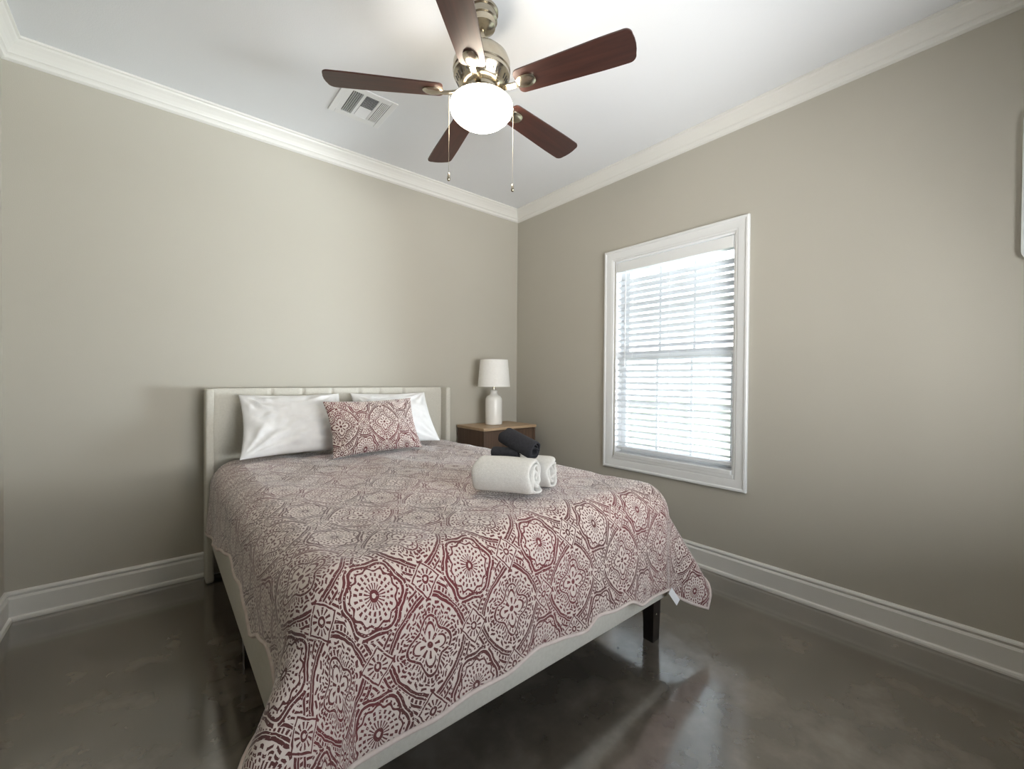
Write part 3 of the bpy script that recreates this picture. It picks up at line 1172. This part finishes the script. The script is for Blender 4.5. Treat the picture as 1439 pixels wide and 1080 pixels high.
def towel(name, loc, yaw, r, length, thick, turns, seed, mat, pitch=0.0, spin=0.0, flat=0.92):
    o = obj(name, roll_bm(r, length, thick, turns, seed, flat), mat, smooth=True)
    o.matrix_world = Matrix.Translation(loc) @ Matrix.Rotation(yaw, 4, 'Z') @ Matrix.Rotation(pitch, 4, 'Y') @ Matrix.Rotation(spin, 4, 'X')
    m = o.modifiers.new('pile', 'SOLIDIFY'); m.thickness = thick * 0.58; m.offset = 0
    s = o.modifiers.new('soft', 'SUBSURF'); s.levels = 1; s.render_levels = 1
    return o


QT = QZ + 0.012
t1 = towel('rolled_towel', (-1.530, -1.735, QT + 0.078), math.radians(-60), 0.080, 0.25, 0.021, 3.0, 1.3, M_TERRY_W, spin=3.9)
tag(t1, 'large white rolled towel lying in front of the others on the quilt', 'towel', 'rolled towels on the bed')
t2 = towel('rolled_towel', (-1.358, -1.668, QT + 0.071), math.radians(-62), 0.072, 0.235, 0.020, 2.8, 5.3, M_TERRY_W, spin=1.0)
tag(t2, 'smaller white rolled towel just behind and right of the large front one', 'towel', 'rolled towels on the bed')
t3 = towel('rolled_towel', (-1.426, -1.694, QT + 0.190), math.radians(-75), 0.046, 0.165, 0.013, 2.5, 8.1, M_TERRY_K, pitch=math.radians(19), spin=0.5)
tag(t3, 'black rolled towel resting on top of the white ones', 'towel', 'rolled towels on the bed')
t4 = towel('rolled_towel', (-1.472, -1.655, QT + 0.146), math.radians(-60), 0.034, 0.120, 0.012, 2.4, 3.7, M_TERRY_K, spin=2.2)
tag(t4, 'small black rolled towel tucked low between the white roll and the larger black one', 'towel', 'rolled towels on the bed')

# ------------------------------------------------------------------ nightstand
NX0, NX1, NY0, NY1, NZ = -0.680, -0.122, -0.408, -0.022, 0.780
ns = thing('nightstand', 'brown wooden nightstand with pale top in the corner by the bed', 'nightstand', ((NX0 + NX1) / 2, (NY0 + NY1) / 2, 0))
cx, cy = (NX0 + NX1) / 2, (NY0 + NY1) / 2
hw, hd = (NX1 - NX0) / 2, (NY1 - NY0) / 2
obj('top', newbox(-hw, hw, -hd, hd, NZ - 0.022, NZ, bevel=0.003), M_TABLE_TOP, ns)['label'] = 'pale oak top'
for s in (-1, 1):
    x0 = s * (hw - 0.006) if s < 0 else hw - 0.028
    obj('side_panel', newbox(-hw + 0.006 if s < 0 else hw - 0.028, -hw + 0.028 if s < 0 else hw - 0.006, -hd + 0.008, hd - 0.004, 0.14, NZ - 0.022), M_TABLE, ns)
obj('back_panel', newbox(-hw + 0.028, hw - 0.028, hd - 0.018, hd - 0.006, 0.16, NZ - 0.022), M_TABLE, ns)
obj('bottom_panel', newbox(-hw + 0.028, hw - 0.028, -hd + 0.012, hd - 0.018, 0.14, 0.16), M_TABLE, ns)
obj('shelf', newbox(-hw + 0.028, hw - 0.028, -hd + 0.012, hd - 0.018, 0.54, 0.56), M_TABLE, ns)
dr = obj('drawer_front', newbox(-hw + 0.031, hw - 0.031, -hd + 0.010, -hd + 0.030, 0.563, NZ - 0.026, bevel=0.002), M_TABLE, ns)
bm = bmesh.new()
for v in lathe(bm, [(0.004, 0), (0.004, 0.012), (0.012, 0.016), (0.012, 0.022), (0.008, 0.025)], 18):
    for q in v:
        q.co = Vector((q.co.x, -hd + 0.0102 - q.co.z, 0.655 + q.co.y))
obj('drawer_knob', bm, M_LEG, dr, angle=40)
for sx in (-1, 1):
    for sy in (-1, 1):
        bm = bmesh.new()
        vs = bx(bm, -0.018, 0.018, -0.018, 0.018, 0, 0.141)
        for v in vs:
            k = 0.7 + 0.3 * v.co.z / 0.141
            v.co = Vector((sx * (hw - 0.035) + v.co.x * k, sy * (hd - 0.035) + v.co.y * k, v.co.z))
        obj('leg', bm, M_TABLE, ns)

# ------------------------------------------------------------------ table lamp
lamp = thing('table_lamp', 'white ceramic bottle lamp with white drum shade on the nightstand', 'lamp', (-0.418, -0.190, NZ))
bm = bmesh.new()
lathe(bm, [(0.060, 0.0005), (0.071, 0.004), (0.072, 0.012), (0.0715, 0.200), (0.069, 0.222), (0.058, 0.240), (0.038, 0.252), (0.030, 0.262), (0.029, 0.278), (0.032, 0.286), (0.026, 0.292), (0.010, 0.296)], 48)
obj('lamp_base', bm, M_CERAMIC, lamp, angle=40)
bm = bmesh.new()
lathe(bm, [(0.010, 0.294), (0.010, 0.350), (0.015, 0.352), (0.015, 0.400), (0.010, 0.404)], 20)
obj('lamp_socket', bm, M_NICKEL, lamp, angle=40)
bm = bmesh.new()
lathe(bm, [(0.138, 0.322), (0.118, 0.550), (0.116, 0.550), (0.136, 0.322), (0.138, 0.322)], 56, cap=False)
bmesh.ops.remove_doubles(bm, verts=bm.verts, dist=1e-5)
sh = obj('lamp_shade', bm, M_SHADE, lamp, angle=60)
bm = bmesh.new()
for k in range(3):
    a = 2 * PI * k / 3 + 0.4
    tube(bm, [(0.010 * math.cos(a), 0.010 * math.sin(a), 0.402), (0.06 * math.cos(a), 0.06 * math.sin(a), 0.44), (0.1155 * math.cos(a), 0.1155 * math.sin(a), 0.54)], 0.0016, 6)
obj('shade_spider', bm, M_NICKEL, sh)
